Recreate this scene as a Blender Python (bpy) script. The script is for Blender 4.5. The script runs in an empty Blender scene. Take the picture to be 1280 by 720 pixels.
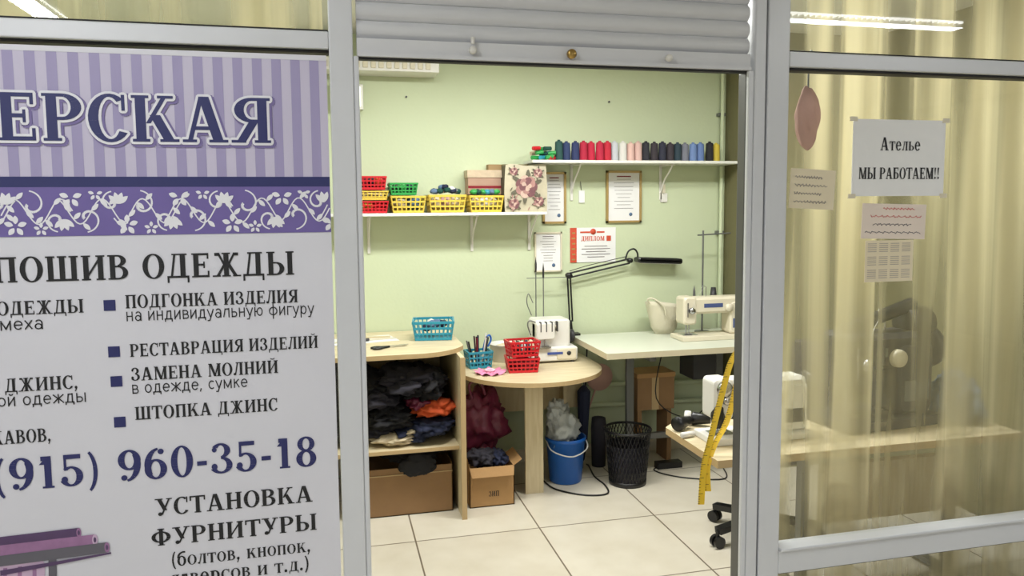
import bpy, bmesh, math, random
from mathutils import Matrix, Vector, noise
random.seed(7)
scene=bpy.context.scene
try:
    scene.view_settings.view_transform='Standard'
    scene.view_settings.look='None'
except Exception: pass

# ------------------------------------------------------------------ materials
def lin(c):
    c=c/255.0
    return c/12.92 if c<=.04045 else ((c+.055)/1.055)**2.4
def rgb(r,g,b): return (lin(r),lin(g),lin(b),1)
MC={}
def mat(name,c,rough=.5,metal=0,var=.06,scale=12,bump=0,bscale=60,emit=0,trans=0,sheen=0,coat=0):
    if name in MC: return MC[name]
    m=bpy.data.materials.new(name); m.use_nodes=True; nt=m.node_tree; N=nt.nodes; L=nt.links
    p=N['Principled BSDF']; base=rgb(*c)
    p.inputs['Roughness'].default_value=rough; p.inputs['Metallic'].default_value=metal
    tc=N.new('ShaderNodeTexCoord'); nz=N.new('ShaderNodeTexNoise'); nz.inputs['Scale'].default_value=scale; nz.inputs['Detail'].default_value=4
    L.new(tc.outputs['Object'],nz.inputs['Vector'])
    mx=N.new('ShaderNodeMix'); mx.data_type='RGBA'
    mx.inputs[6].default_value=tuple(min(1,x*(1-var)) for x in base[:3])+(1,)
    mx.inputs[7].default_value=tuple(min(1,x*(1+var)) for x in base[:3])+(1,)
    L.new(nz.outputs['Fac'],mx.inputs[0]); L.new(mx.outputs[2],p.inputs['Base Color'])
    if bump:
        n2=N.new('ShaderNodeTexNoise'); n2.inputs['Scale'].default_value=bscale; n2.inputs['Detail'].default_value=3
        L.new(tc.outputs['Object'],n2.inputs['Vector'])
        bp=N.new('ShaderNodeBump'); bp.inputs['Strength'].default_value=bump; bp.inputs['Distance'].default_value=.01
        L.new(n2.outputs['Fac'],bp.inputs['Height']); L.new(bp.outputs['Normal'],p.inputs['Normal'])
    if emit:
        p.inputs['Emission Color'].default_value=base; p.inputs['Emission Strength'].default_value=emit
    if trans: p.inputs['Transmission Weight'].default_value=trans
    if sheen: p.inputs['Sheen Weight'].default_value=sheen
    if coat: p.inputs['Coat Weight'].default_value=coat
    MC[name]=m; return m

def glass_mat():
    m=bpy.data.materials.new('clear_window_glass'); m.use_nodes=True; nt=m.node_tree; N=nt.nodes; L=nt.links
    N.remove(N['Principled BSDF']); out=N['Material Output']
    t=N.new('ShaderNodeBsdfTransparent'); t.inputs[0].default_value=(.94,.96,.95,1)
    g=N.new('ShaderNodeBsdfGlossy'); g.inputs['Roughness'].default_value=.01
    fr=N.new('ShaderNodeFresnel'); fr.inputs['IOR'].default_value=1.55
    mx=N.new('ShaderNodeMixShader'); L.new(fr.outputs[0],mx.inputs[0]); L.new(t.outputs[0],mx.inputs[1]); L.new(g.outputs[0],mx.inputs[2])
    L.new(mx.outputs[0],out.inputs[0]); return m

def sheer_mat(name,c,lo,hi,sx=9):
    m=bpy.data.materials.new(name); m.use_nodes=True; nt=m.node_tree; N=nt.nodes; L=nt.links
    N.remove(N['Principled BSDF']); out=N['Material Output']
    t=N.new('ShaderNodeBsdfTransparent'); d=N.new('ShaderNodeBsdfDiffuse'); tl=N.new('ShaderNodeBsdfTranslucent')
    d.inputs[0].default_value=rgb(*c); tl.inputs[0].default_value=rgb(*c)
    m1=N.new('ShaderNodeMixShader'); m1.inputs[0].default_value=.45; L.new(d.outputs[0],m1.inputs[1]); L.new(tl.outputs[0],m1.inputs[2])
    tc=N.new('ShaderNodeTexCoord')
    def stripes(s,zz,det):
        mp=N.new('ShaderNodeMapping'); mp.inputs['Scale'].default_value=(s,0.0,zz)
        nz=N.new('ShaderNodeTexNoise'); nz.inputs['Scale'].default_value=1; nz.inputs['Detail'].default_value=det; nz.inputs['Roughness'].default_value=.45
        L.new(tc.outputs['Object'],mp.inputs['Vector']); L.new(mp.outputs[0],nz.inputs['Vector']); return nz
    n1=stripes(sx,.3,2); n2=stripes(sx*5,.3,2)
    ad=N.new('ShaderNodeMix'); ad.data_type='FLOAT'; ad.inputs[0].default_value=.13
    L.new(n1.outputs['Fac'],ad.inputs[2]); L.new(n2.outputs['Fac'],ad.inputs[3])
    mr=N.new('ShaderNodeMapRange'); mr.inputs['From Min'].default_value=.36; mr.inputs['From Max'].default_value=.64
    mr.interpolation_type='SMOOTHSTEP'
    mr.inputs['To Min'].default_value=lo; mr.inputs['To Max'].default_value=hi
    L.new(ad.outputs[0],mr.inputs['Value'])
    m2=N.new('ShaderNodeMixShader'); L.new(mr.outputs[0],m2.inputs[0]); L.new(t.outputs[0],m2.inputs[1]); L.new(m1.outputs[0],m2.inputs[2])
    L.new(m2.outputs[0],out.inputs[0]); return m

def tile_mat():
    m=bpy.data.materials.new('beige_floor_tile'); m.use_nodes=True; nt=m.node_tree; N=nt.nodes; L=nt.links
    p=N['Principled BSDF']; p.inputs['Roughness'].default_value=.3
    tc=N.new('ShaderNodeTexCoord'); mp=N.new('ShaderNodeMapping'); mp.inputs['Location'].default_value=(-.395+6.55,-1.45+6.55,0)
    L.new(tc.outputs['Object'],mp.inputs[0])
    b=N.new('ShaderNodeTexBrick'); b.offset=0; b.squash=1
    b.inputs['Scale'].default_value=1; b.inputs['Brick Width'].default_value=.655; b.inputs['Row Height'].default_value=.655
    b.inputs['Mortar Size'].default_value=.0045; b.inputs['Mortar Smooth'].default_value=.2
    b.inputs['Color1'].default_value=rgb(216,210,195); b.inputs['Color2'].default_value=rgb(210,203,187); b.inputs['Mortar'].default_value=rgb(120,108,92)
    L.new(mp.outputs[0],b.inputs['Vector'])
    nz=N.new('ShaderNodeTexNoise'); nz.inputs['Scale'].default_value=5; nz.inputs['Detail'].default_value=8; L.new(tc.outputs['Object'],nz.inputs['Vector'])
    cr=N.new('ShaderNodeValToRGB'); cr.color_ramp.elements[0].position=.3; cr.color_ramp.elements[0].color=(.86,.84,.8,1); cr.color_ramp.elements[1].position=.7; cr.color_ramp.elements[1].color=(1,1,1,1)
    L.new(nz.outputs['Fac'],cr.inputs[0])
    mx=N.new('ShaderNodeMix'); mx.data_type='RGBA'; mx.blend_type='MULTIPLY'; mx.inputs[0].default_value=.8
    L.new(b.outputs['Color'],mx.inputs[6]); L.new(cr.outputs[0],mx.inputs[7]); L.new(mx.outputs[2],p.inputs['Base Color'])
    bp=N.new('ShaderNodeBump'); bp.inputs['Strength'].default_value=.3; bp.inputs['Distance'].default_value=.003; bp.invert=True
    L.new(b.outputs['Fac'],bp.inputs['Height']); L.new(bp.outputs[0],p.inputs['Normal'])
    return m

def wood_mat(name,c1,c2,rough=.4,ax=(1.5,14,14)):
    m=bpy.data.materials.new(name); m.use_nodes=True; nt=m.node_tree; N=nt.nodes; L=nt.links
    p=N['Principled BSDF']; p.inputs['Roughness'].default_value=rough
    tc=N.new('ShaderNodeTexCoord'); mp=N.new('ShaderNodeMapping'); mp.inputs['Scale'].default_value=ax
    nz=N.new('ShaderNodeTexNoise'); nz.inputs['Scale'].default_value=3; nz.inputs['Detail'].default_value=6; nz.inputs['Distortion'].default_value=.6
    L.new(tc.outputs['Object'],mp.inputs[0]); L.new(mp.outputs[0],nz.inputs['Vector'])
    cr=N.new('ShaderNodeValToRGB'); cr.color_ramp.elements[0].position=.35; cr.color_ramp.elements[0].color=rgb(*c1); cr.color_ramp.elements[1].position=.65; cr.color_ramp.elements[1].color=rgb(*c2)
    L.new(nz.outputs['Fac'],cr.inputs[0]); L.new(cr.outputs[0],p.inputs['Base Color']); return m

GLASS=glass_mat()
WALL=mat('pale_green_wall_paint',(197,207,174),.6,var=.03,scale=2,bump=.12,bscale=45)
OLIVE=mat('olive_shaded_side_wall',(112,108,76),.7,var=.08,scale=3,bump=.1)  # dark olive: the side wall's shade is put into its colour
CEIL=mat('white_ceiling_paint',(225,225,220),.8)
CORR=mat('corridor_wall_paint',(196,196,194),.7)
ALU=mat('white_aluminium_profile',(208,210,215),.32,.05,var=.03)
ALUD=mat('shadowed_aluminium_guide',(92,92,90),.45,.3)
RUB=mat('black_rubber_seal',(28,28,30),.6)
SHUT=mat('roller_shutter_paint',(208,209,213),.38,.0,var=.03)
BRASS=mat('brass_lock',(170,140,80),.3,.9)
CHROME=mat('polished_steel',(190,190,195),.2,1)
STEEL=mat('dull_grey_steel',(120,122,122),.4,.6)
BLACK=mat('black_plastic',(18,18,20),.35)
DARK=mat('dark_grey_plastic',(48,48,52),.45)
WHITE=mat('white_plastic',(222,220,214),.35,var=.02)
CREAM=mat('cream_plastic',(214,206,184),.4,var=.03)
WLAM=mat('white_shelf_laminate',(222,222,214),.4,var=.02)
TABW=mat('pale_laminate_top',(206,210,194),.3,var=.03)
WOOD=wood_mat('light_birch_laminate',(200,184,148),(214,200,168))
WOODV=wood_mat('light_birch_laminate_vertical',(200,184,148),(212,198,166),ax=(14,14,1.5))
EDGE=mat('brown_edge_banding',(186,160,118),.5)
CARD=mat('brown_cardboard',(172,134,88),.8,var=.1,bump=.1)
CARD2=mat('brown_cardboard_dark',(140,108,74),.8,var=.1,bump=.1)
PAPER=mat('white_paper',(228,228,228),.7,var=.02)
PAPERB=mat('beige_note_paper',(222,210,182),.7,var=.02)
PAPERP=mat('pink_note_paper',(224,210,198),.7,var=.02)
INK=mat('black_ink',(24,24,28),.6)
INKG=mat('grey_pencil_ink',(128,122,124),.7)
INKL=mat('light_calendar_ink',(168,158,148),.7)
GOLD=mat('gold_picture_frame',(176,150,96),.4,.4)
RED=mat('red_basket_plastic',(196,26,38),.35)
YEL=mat('yellow_basket_plastic',(214,186,74),.35)
GRN=mat('green_basket_plastic',(48,150,72),.35)
TURQ=mat('turquoise_basket_plastic',(44,140,164),.35)
BLUE=mat('blue_bucket_plastic',(24,92,178),.35)
NAVY=mat('navy_cloth',(24,32,60),.8,bump=.2)
BLKC=mat('black_cloth',(16,15,20),.85,var=.3,bump=.4,bscale=30)
BLKC2=mat('charcoal_cloth',(40,38,48),.85,var=.3,bump=.4,bscale=30)
BURG=mat('burgundy_plastic_bag',(112,40,66),.3,var=.35,bump=.5,bscale=25)
ORNG=mat('orange_cloth',(205,84,38),.8,var=.1,bump=.3,bscale=30)
BEIG=mat('beige_cloth',(206,190,160),.85,bump=.3)
PINK=mat('pink_lace',(226,140,176),.7,var=.1)
PINKL=mat('pale_pink_fabric',(190,152,142),.8,var=.1,bump=.2)
CREAMB=mat('cream_fabric_bag',(204,198,176),.85,bump=.3)
BAGW=mat('thin_white_plastic_bag',(196,202,204),.3,trans=.3,bump=.4,bscale=30)
BLUEC=mat('blue_grey_cloth',(92,116,146),.85,bump=.3)
TAPE=mat('yellow_tape_measure',(226,188,40),.5)

# ------------------------------------------------------------------ builder
class B:
    def __init__(s,name): s.name=name; s.v=[]; s.f=[]; s.fm=[]; s.fs=[]; s.mats=[]; s.M=Matrix.Identity(4)
    def mi(s,m):
        if m not in s.mats: s.mats.append(m)
        return s.mats.index(m)
    def add(s,vs,fs,m,smooth=False):
        o=len(s.v); s.v+= [tuple(s.M@Vector(v)) for v in vs]; k=s.mi(m)
        for f in fs: s.f.append([i+o for i in f]); s.fm.append(k); s.fs.append(smooth)
    def box(s,x0,x1,y0,y1,z0,z1,m,tx=0,ty=0):
        vs=[(x0+tx,y0+ty,z0),(x1-tx,y0+ty,z0),(x1-tx,y1-ty,z0),(x0+tx,y1-ty,z0),(x0,y0,z1),(x1,y0,z1),(x1,y1,z1),(x0,y1,z1)]
        s.add(vs,[(3,2,1,0),(4,5,6,7),(0,1,5,4),(1,2,6,5),(2,3,7,6),(3,0,4,7)],m)
    def rbox(s,x0,x1,y0,y1,z0,z1,m,r=.01,n=3,tx=0):
        pts=[]
        for cx,cz,a0 in ((x1-r,z0+r,-90),(x1-r,z1-r,0),(x0+r,z1-r,90),(x0+r,z0+r,180)):
            for i in range(n+1):
                a=math.radians(a0+90*i/n); pts.append((cx+r*math.cos(a),cz+r*math.sin(a)))
        e=min(r*.5,(y1-y0)*.2); cx=(x0+x1)/2; cz=(z0+z1)/2; k=len(pts)
        vs=[]
        def sh(p,d): return (p[0]+(d if p[0]<cx else -d),p[1]+(d if p[1]<cz else -d))
        for y,d in ((y0,e),(y0+e,0),(y1-e,0),(y1,e)):
            for p in pts:
                q=sh(p,d); vs.append((q[0],y,q[1]))
        fs=[]
        for j in range(3):
            for i in range(k):
                a=j*k+i; b=j*k+(i+1)%k; fs.append((a,b,b+k,a+k))
        fs.append(tuple(range(k))[::-1]); fs.append(tuple(range(3*k,4*k)))
        s.add(vs,fs,m)
    def beam(s,p,q,w,t,m,up=(0,0,1)):
        p=Vector(p);q=Vector(q);d=(q-p)
        if d.length<1e-6: return
        d.normalize(); u=Vector(up)
        if abs(d.dot(u))>.95: u=Vector((0,1,0))
        a=d.cross(u).normalized(); b=a.cross(d).normalized()
        vs=[]
        for c in (p,q):
            for i,j in ((-1,-1),(1,-1),(1,1),(-1,1)): vs.append(tuple(c+a*i*w/2+b*j*t/2))
        s.add(vs,[(0,1,2,3),(7,6,5,4),(0,4,5,1),(1,5,6,2),(2,6,7,3),(3,7,4,0)],m)
    def rod(s,p,q,r,m,n=14,r2=None,smooth=True):
        if r2 is None: r2=r
        p=Vector(p);q=Vector(q);d=(q-p).normalized(); u=Vector((0,0,1)) if abs(d.z)<.9 else Vector((1,0,0))
        a=d.cross(u).normalized(); b=a.cross(d)
        vs=[]
        for c,rr in ((p,r),(q,r2)):
            for i in range(n):
                t=2*math.pi*i/n; vs.append(tuple(c+a*math.cos(t)*rr+b*math.sin(t)*rr))
        s.add(vs,[(i,(i+1)%n,n+(i+1)%n,n+i) for i in range(n)],m,smooth)
        s.add(vs,[tuple(range(n))[::-1],tuple(range(n,2*n))],m)
    def path(s,pts,r,m,n=8,sub=6,closed=False):
        P=[Vector(p) for p in pts]; out=[]
        for i in range(len(P)-1):
            p0=P[max(i-1,0)];p1=P[i];p2=P[i+1];p3=P[min(i+2,len(P)-1)]
            for k in range(sub):
                t=k/sub; out.append(.5*((2*p1)+(p2-p0)*t+(2*p0-5*p1+4*p2-p3)*t*t+(-p0+3*p1-3*p2+p3)*t**3))
        out.append(P[-1]); vs=[]; u=None
        for i,c in enumerate(out):
            d=(out[min(i+1,len(out)-1)]-out[max(i-1,0)]).normalized()
            if u is None: u=d.orthogonal().normalized()
            u=(u-d*u.dot(d)).normalized(); w=d.cross(u)
            for k in range(n):
                t=2*math.pi*k/n; vs.append(tuple(c+u*math.cos(t)*r+w*math.sin(t)*r))
        fs=[(j*n+i,j*n+(i+1)%n,(j+1)*n+(i+1)%n,(j+1)*n+i) for j in range(len(out)-1) for i in range(n)]
        s.add(vs,fs,m,True); s.add(vs[:n],[tuple(range(n))],m); s.add(vs[-n:],[tuple(range(n))],m)
    def lathe(s,cx,cy,prof,m,n=28,z=0,axis='Z',smooth=True):
        vs=[]
        for r,h in prof:
            for i in range(n):
                t=2*math.pi*i/n
                if axis=='Z': vs.append((cx+r*math.cos(t),cy+r*math.sin(t),z+h))
                elif axis=='X': vs.append((cx+h,cy+r*math.cos(t),z+r*math.sin(t)))
                else: vs.append((cx+r*math.cos(t),cy+h,z+r*math.sin(t)))
        k=len(prof)
        s.add(vs,[(j*n+i,j*n+(i+1)%n,(j+1)*n+(i+1)%n,(j+1)*n+i) for j in range(k-1) for i in range(n)],m,smooth)
    def blob(s,c,size,m,seed=0,amp=.25,freq=2.0,flat=None,res=3,dz=0):
        bm=bmesh.new(); bmesh.ops.create_icosphere(bm,subdivisions=res+1,radius=1)
        vs=[]
        for v in bm.verts:
            p=v.co.copy(); nn=noise.noise(p*freq+Vector((seed*7.3,seed*3.1,seed)))+.5*noise.noise(p*freq*2.3+Vector((seed,9,seed*2)))
            nn+=.35*(abs(noise.noise(p*freq*1.6+Vector((seed*2.2,4,seed))))-.25)
            p=p*(1+amp*nn)
            q=Vector((p.x*size[0],p.y*size[1],p.z*size[2]))
            if flat is not None: q.z=max(q.z,-flat)
            vs.append((c[0]+q.x,c[1]+q.y,c[2]+q.z))
        fs=[tuple(v.index for v in f.verts) for f in bm.faces]; bm.free()
        s.add(vs,fs,m,True)
    def prism(s,pts,z0,z1,m,me=None):
        k=len(pts); vs=[(p[0],p[1],z0) for p in pts]+[(p[0],p[1],z1) for p in pts]
        s.add(vs,[tuple(range(k))[::-1],tuple(range(k,2*k))],m)
        s.add(vs,[(i,(i+1)%k,k+(i+1)%k,k+i) for i in range(k)],me or m)
    def poly_xz(s,pts,y,m):
        s.add([(p[0],y,p[1]) for p in pts],[tuple(range(len(pts)))],m)
    def done(s,bevel=0,parent=None):
        me=bpy.data.meshes.new(s.name); me.from_pydata(s.v,[],s.f)
        for m in s.mats: me.materials.append(m)
        for p,k,sm in zip(me.polygons,s.fm,s.fs): p.material_index=k; p.use_smooth=sm
        me.update()
        o=bpy.data.objects.new(s.name,me); bpy.context.collection.objects.link(o)
        if s.v:
            xs=[v[0] for v in s.v]; ys=[v[1] for v in s.v]; zs=[v[2] for v in s.v]
            c=Vector(((min(xs)+max(xs))/2,(min(ys)+max(ys))/2,min(zs)))
            if s.name.split('.')[0] not in ('floor',): 
                me.transform(Matrix.Translation(-c)); o.location=c
        if bevel:
            b=o.modifiers.new('bevel','BEVEL'); b.width=bevel; b.segments=2; b.limit_method='ANGLE'; b.angle_limit=math.radians(40)
        return o
def T(x,y,z,rz=0,rx=0,ry=0,s=1):
    return Matrix.Translation((x,y,z))@Matrix.Rotation(math.radians(rz),4,'Z')@Matrix.Rotation(math.radians(ry),4,'Y')@Matrix.Rotation(math.radians(rx),4,'X')@Matrix.Scale(s,4)

# ------------------------------------------------------------------ serif glyphs
S_,T_,F_,E_=.21,.085,.06,.075
def R(x0,x1,y0,y1): return [(x0,y0),(x1,y0),(x1,y1),(x0,y1)]
def stem(x,y0=0,y1=1,sb=1,st=1,w=S_):
    P=[R(x,x+w,y0,y1)]
    if sb: P.append(R(x-E_,x+w+E_,y0,y0+F_))
    if st: P.append(R(x-E_,x+w+E_,y1-F_,y1))
    return P
def dg(x0,y0,x1,y1,w): return [[(x0,y0),(x0+w,y0),(x1+w,y1),(x1,y1)]]
def ring(cx,cy,rx,ry,wx,wy,a0=0,a1=360,n=None):
    n=n or max(6,int(abs(a1-a0)/12)); P=[]
    for i in range(n):
        a=math.radians(a0+(a1-a0)*i/n); b=math.radians(a0+(a1-a0)*(i+1)/n)
        P.append([(cx+(rx-wx)*math.cos(a),cy+(ry-wy)*math.sin(a)),(cx+rx*math.cos(a),cy+ry*math.sin(a)),(cx+rx*math.cos(b),cy+ry*math.sin(b)),(cx+(rx-wx)*math.cos(b),cy+(ry-wy)*math.sin(b))])
    return P
def disc(cx,cy,rx,ry):
    return [[(cx+rx*math.cos(i*math.pi/7),cy+ry*math.sin(i*math.pi/7)) for i in range(14)]]
def bowl(x,cy,rx,ry): return ring(x,cy,rx,ry,S_,T_*.8,-90,90)
def glyph(c):
    s=.09; 
    if c==' ': return [],.38
    if c=='А': return dg(.1,0,.37,1,.1)+dg(.66,0,.36,1,.22)+[R(.2,.72,.27,.35),R(0,.3,0,F_),R(.56,.97,0,F_)],.97
    if c=='Б': return stem(s)+[R(s,.72,1-T_,1),R(.65,.72,.74,1),R(.29,.42,.58-T_*.8,.58),R(.29,.42,0,T_*.8)]+bowl(.42,.29,.37,.29),.83
    if c=='В': return stem(s)+[R(.29,.42,1-T_*.8,1),R(.29,.45,.5,.5+T_*.8),R(.29,.45,0,T_*.8)]+bowl(.4,.765,.34,.235)+bowl(.43,.28,.38,.28),.85
    if c=='Г': return stem(s)+[R(s,.7,1-T_,1),R(.63,.7,.72,1)],.74
    if c=='Д': return dg(.16,.05,.3,1,.09)+[R(.56,.77,.05,1),R(.22,.85,1-F_,1),R(.02,.92,0,T_),R(.02,.1,-.2,.05),R(.84,.92,-.2,.05)],.95
    if c=='Е': return stem(s)+[R(s,.72,1-T_,1),R(.65,.72,.76,1),R(s,.56,.48,.48+T_),R(.5,.56,.38,.65),R(s,.74,0,T_),R(.67,.74,0,.26)],.8
    if c=='Ж': return stem(.48)+dg(.14,0,.46,.52,.12)+dg(.46,.48,.2,1,.1)+dg(.92,0,.6,.52,.16)+dg(.62,.48,.9,1,.1)+[R(0,.34,0,F_),R(.86,1.2,0,F_),R(.1,.3,1-T_*1.5,1),R(.88,1.1,1-T_*1.5,1)],1.2
    if c in 'З3': return ring(.34,.755,.32,.245,S_*.95,T_*.8,-90,150)+ring(.34,.275,.38,.275,S_*.95,T_*.8,-155,90)+disc(.12,.24,.1,.1)+disc(.13,.79,.08,.08),.76
    if c=='И': return stem(s)+stem(.66)+[[(.26,.1),(.26,.24),(.7,.9),(.7,.76)]],.97
    if c=='Й': return glyph('И')[0]+ring(.48,1.2,.2,.13,.06,.07,180,360),.97
    if c=='К': return stem(s)+dg(.3,.4,.66,1,.1)+dg(.68,0,.38,.58,.22)+[R(.58,.98,0,F_),R(.55,.88,1-F_,1)],.98
    if c=='Л': return dg(.12,0,.32,1,.1)+disc(.1,.08,.1,.09)+stem(.56)+[R(.22,.85,1-F_,1)],.87
    if c=='М': return stem(.12,w=.09)+dg(.52,0,.12,1,.22)+dg(.56,0,.86,1,.1)+stem(.84),1.14
    if c=='Н': return stem(s)+stem(.62)+[R(.25,.66,.47,.47+T_)],.92
    if c in 'О': return ring(.46,.5,.44,.52,S_,T_*.7),.92
    if c=='П': return stem(s)+stem(.62)+[R(s,.8,1-T_,1)],.92
    if c=='Р': return stem(s)+[R(.29,.42,1-T_*.8,1),R(.29,.42,.44,.44+T_*.8)]+bowl(.41,.72,.38,.28),.82
    if c=='С': return ring(.46,.5,.44,.52,S_,T_*.8,50,322)+[R(.7,.77,.66,1.0)],.82
    if c=='Т': return stem(.32,st=0)+[R(.0,.84,1-T_,1),R(0,.08,.72,1),R(.76,.84,.72,1)],.84
    if c=='У': return dg(.42,.3,.1,1,.22)+dg(.3,.05,.72,1,.1)+disc(.26,.1,.12,.11)+[R(0,.42,1-F_,1),R(.6,.92,1-F_,1)],.9
    if c=='Ф': return stem(.42)+ring(.525,.5,.5,.33,S_,T_*.8),1.05
    if c=='Ч': return stem(.6)+stem(s,.5,1,sb=0)+[R(.2,.62,.42,.5)],.9
    if c=='Ц': return stem(s)+stem(.62)+[R(s,.98,0,T_),R(.9,.98,-.2,.05)],1.0
    if c=='Ш': return stem(s)+stem(.54)+stem(.99)+[R(s,1.1,0,T_)],1.3
    if c=='Ь': return stem(s)+[R(.29,.42,.56-T_*.8,.56),R(.29,.42,0,T_*.8)]+bowl(.42,.28,.36,.28),.82
    if c=='Ы': return glyph('Ь')[0]+stem(.92),1.22
    if c=='Я': return stem(.58)+[R(.45,.6,1-T_*.8,1),R(.45,.6,.45,.45+T_*.8)]+ring(.46,.725,.38,.275,S_,T_*.8,90,270)+dg(.1,0,.4,.48,.2)+[R(0,.32,0,F_)],.88
    if c=='0': return ring(.38,.5,.36,.52,S_,T_*.7),.76
    if c=='1': return stem(.24,st=0)+dg(.08,.74,.24,.9,.16)+[R(.14,.45,.86,1.0)],.64
    if c=='5': return [R(.12,.64,.86,1.0),R(.12,.2,.5,1.0)]+ring(.33,.31,.37,.32,S_,T_*.8,-155,130)+disc(.13,.22,.1,.1),.76
    if c=='6': return ring(.38,.32,.36,.33,S_,T_*.8)+ring(.5,.45,.48,.56,S_,T_*.8,95,215)+disc(.56,.88,.1,.09),.78
    if c=='9': return [[(.78-x,1-y) for x,y in q] for q in glyph('6')[0]],.78
    if c=='8': return ring(.38,.76,.3,.25,S_*.85,T_*.8)+ring(.38,.27,.35,.29,S_,T_*.8),.76
    if c=='-': return [R(.04,.36,.32,.46)],.42
    if c=='(': return ring(.5,.42,.42,.72,.13,.06,118,242),.4
    if c==')': return ring(-.1,.42,.42,.72,.13,.06,-62,62),.4
    if c in ',.': 
        P=disc(.13,.09,.11,.11)
        if c==',': P=P+dg(.02,-.2,.14,.06,.09)
        return P,.3
    if c=='!': return [[(.08,1),(.28,1),(.2,.32),(.15,.32)]]+disc(.18,.1,.11,.11),.38
    LC={'о':'О','т':'Т','в':'В','н':'Н','к':'К','п':'П','с':'С','и':'И','л':'Л','д':'Д','ь':'Ь','м':'М'}
    k=.7
    if c in LC: 
        P,w=glyph(LC[c]); return [[(x*.8,y*k) for x,y in q] for q in P],w*.8
    if c=='р': return [[(x,y-.28) for x,y in q] for q in stem(.08,0,.98)]+ring(.36,.35,.34,.36,S_*.9,T_*.8,-90,90)+[R(.2,.38,.0,.07),R(.2,.38,.64,.71)],.72
    if c=='е': return ring(.33,.35,.32,.37,.18,.07,0,325)+[R(.1,.62,.34,.41)],.68
    if c=='б': return ring(.36,.34,.34,.36,.19,.07)+ring(.46,.6,.44,.4,.17,.12,100,190)+[R(.4,.66,.9,1.02)],.72
    return [R(.1,.5,0,.7)],.6
def serif(b,txt,x0,x1,z0,cap,y,m,offs=((0,0),)):
    P=[];x=0
    for ch in txt:
        g,w=glyph(ch)
        P+=[[(px+x,py) for px,py in q] for q in g]; x+=w+.07
    x-=.07; k=(x1-x0)/x
    for j,(ox,oz) in enumerate(offs):
        vs=[];fs=[]
        for i,q in enumerate(P):
            yy=y-.00012*j-.000021*((i*11)%31)
            o=len(vs); vs+=[(x0+px*k+ox,yy,z0+py*cap+oz) for px,py in q]; fs.append(tuple(range(o,o+len(q))))
        b.add(vs,fs,m)
def seg(x0,y0,x1,y1,t=.07):
    d=Vector((x1-x0,y1-y0)); n=Vector((-d.y,d.x)).normalized()*t/2; e=d.normalized()*t/2*.9
    return [[(x0+n.x-e.x,y0+n.y-e.y),(x0-n.x-e.x,y0-n.y-e.y),(x1-n.x+e.x,y1-n.y+e.y),(x1+n.x+e.x,y1+n.y+e.y)]]
def sg(c):
    V=lambda x,a=0,b_=.52: seg(x,a,x,b_)
    Ro=lambda cx,cy,rx,ry,a=0,e=360: ring(cx,cy,rx+.035,ry+.035,.07,.07,a,e,16)
    if c==' ': return [],.25
    if c=='а': return Ro(.22,.15,.16,.15)+V(.4,0,.34)+Ro(.24,.34,.16,.18,0,150),.5
    if c=='н': return V(.07)+V(.4)+seg(.07,.27,.4,.27),.5
    if c=='и': return V(.07)+V(.4)+seg(.07,.03,.4,.5),.5
    if c=='й': return sg('и')[0]+Ro(.23,.72,.1,.08,180,360),.5
    if c=='д': return seg(.13,.03,.18,.5)+V(.4)+seg(.18,.5,.4,.5)+seg(.02,.02,.48,.02)+seg(.03,-.12,.03,.02)+seg(.48,-.12,.48,.02),.55
    if c=='в': return V(.07)+seg(.07,.5,.25,.5)+seg(.07,.27,.28,.27)+seg(.07,.02,.28,.02)+Ro(.25,.385,.11,.115,-90,90)+Ro(.28,.145,.12,.125,-90,90),.46
    if c=='у': return seg(.03,.5,.22,.03)+seg(.41,.5,.16,-.18)+seg(.16,-.18,.05,-.18),.46
    if c=='л': return seg(.05,.02,.15,.5)+V(.4)+seg(.15,.5,.4,.5),.5
    if c=='ь': return V(.07)+seg(.07,.3,.25,.3)+seg(.07,.02,.25,.02)+Ro(.25,.16,.13,.14,-90,90),.45
    if c=='ю': return V(.07)+seg(.07,.27,.22,.27)+Ro(.4,.26,.17,.24),.66
    if c=='ф': return V(.32,-.2,.72)+Ro(.32,.26,.26,.24),.66
    if c=='г': return V(.07)+seg(.07,.5,.34,.5),.38
    if c=='р': return V(.07,-.2,.52)+Ro(.25,.26,.17,.24),.5
    if c=='о': return Ro(.24,.26,.19,.24),.5
    if c=='е': return Ro(.24,.26,.19,.24,0,320)+seg(.06,.27,.42,.27),.5
    if c=='ж': return V(.32)+seg(.04,0.02,.3,.28)+seg(.04,.5,.3,.28)+seg(.6,.02,.34,.28)+seg(.6,.5,.34,.28),.66
    if c=='с': return Ro(.25,.26,.19,.24,50,310),.44
    if c=='м': return V(.07)+V(.52)+seg(.07,.5,.3,.05)+seg(.52,.5,.3,.05),.62
    if c=='к': return V(.07)+seg(.1,.27,.36,.5)+seg(.18,.33,.38,.02),.44
    if c=='ы': return sg('ь')[0]+V(.54),.64
    if c=='х': return seg(.04,.02,.36,.5)+seg(.04,.5,.36,.02),.42
    if c==',': return seg(.08,.05,.03,-.1),.2
    return V(.1),.3
def sans(b,txt,x0,x1,z0,size,y,m):
    P=[];x=0
    for ch in txt:
        g,w=sg(ch); P+=[[(px+x,py) for px,py in q] for q in g]; x+=w+.05
    k=(x1-x0)/(x-.05)
    for i,q in enumerate(P): b.poly_xz([(x0+px*k,z0+py*size) for px,py in q],y-.000021*((i*11)%31),m)

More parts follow.
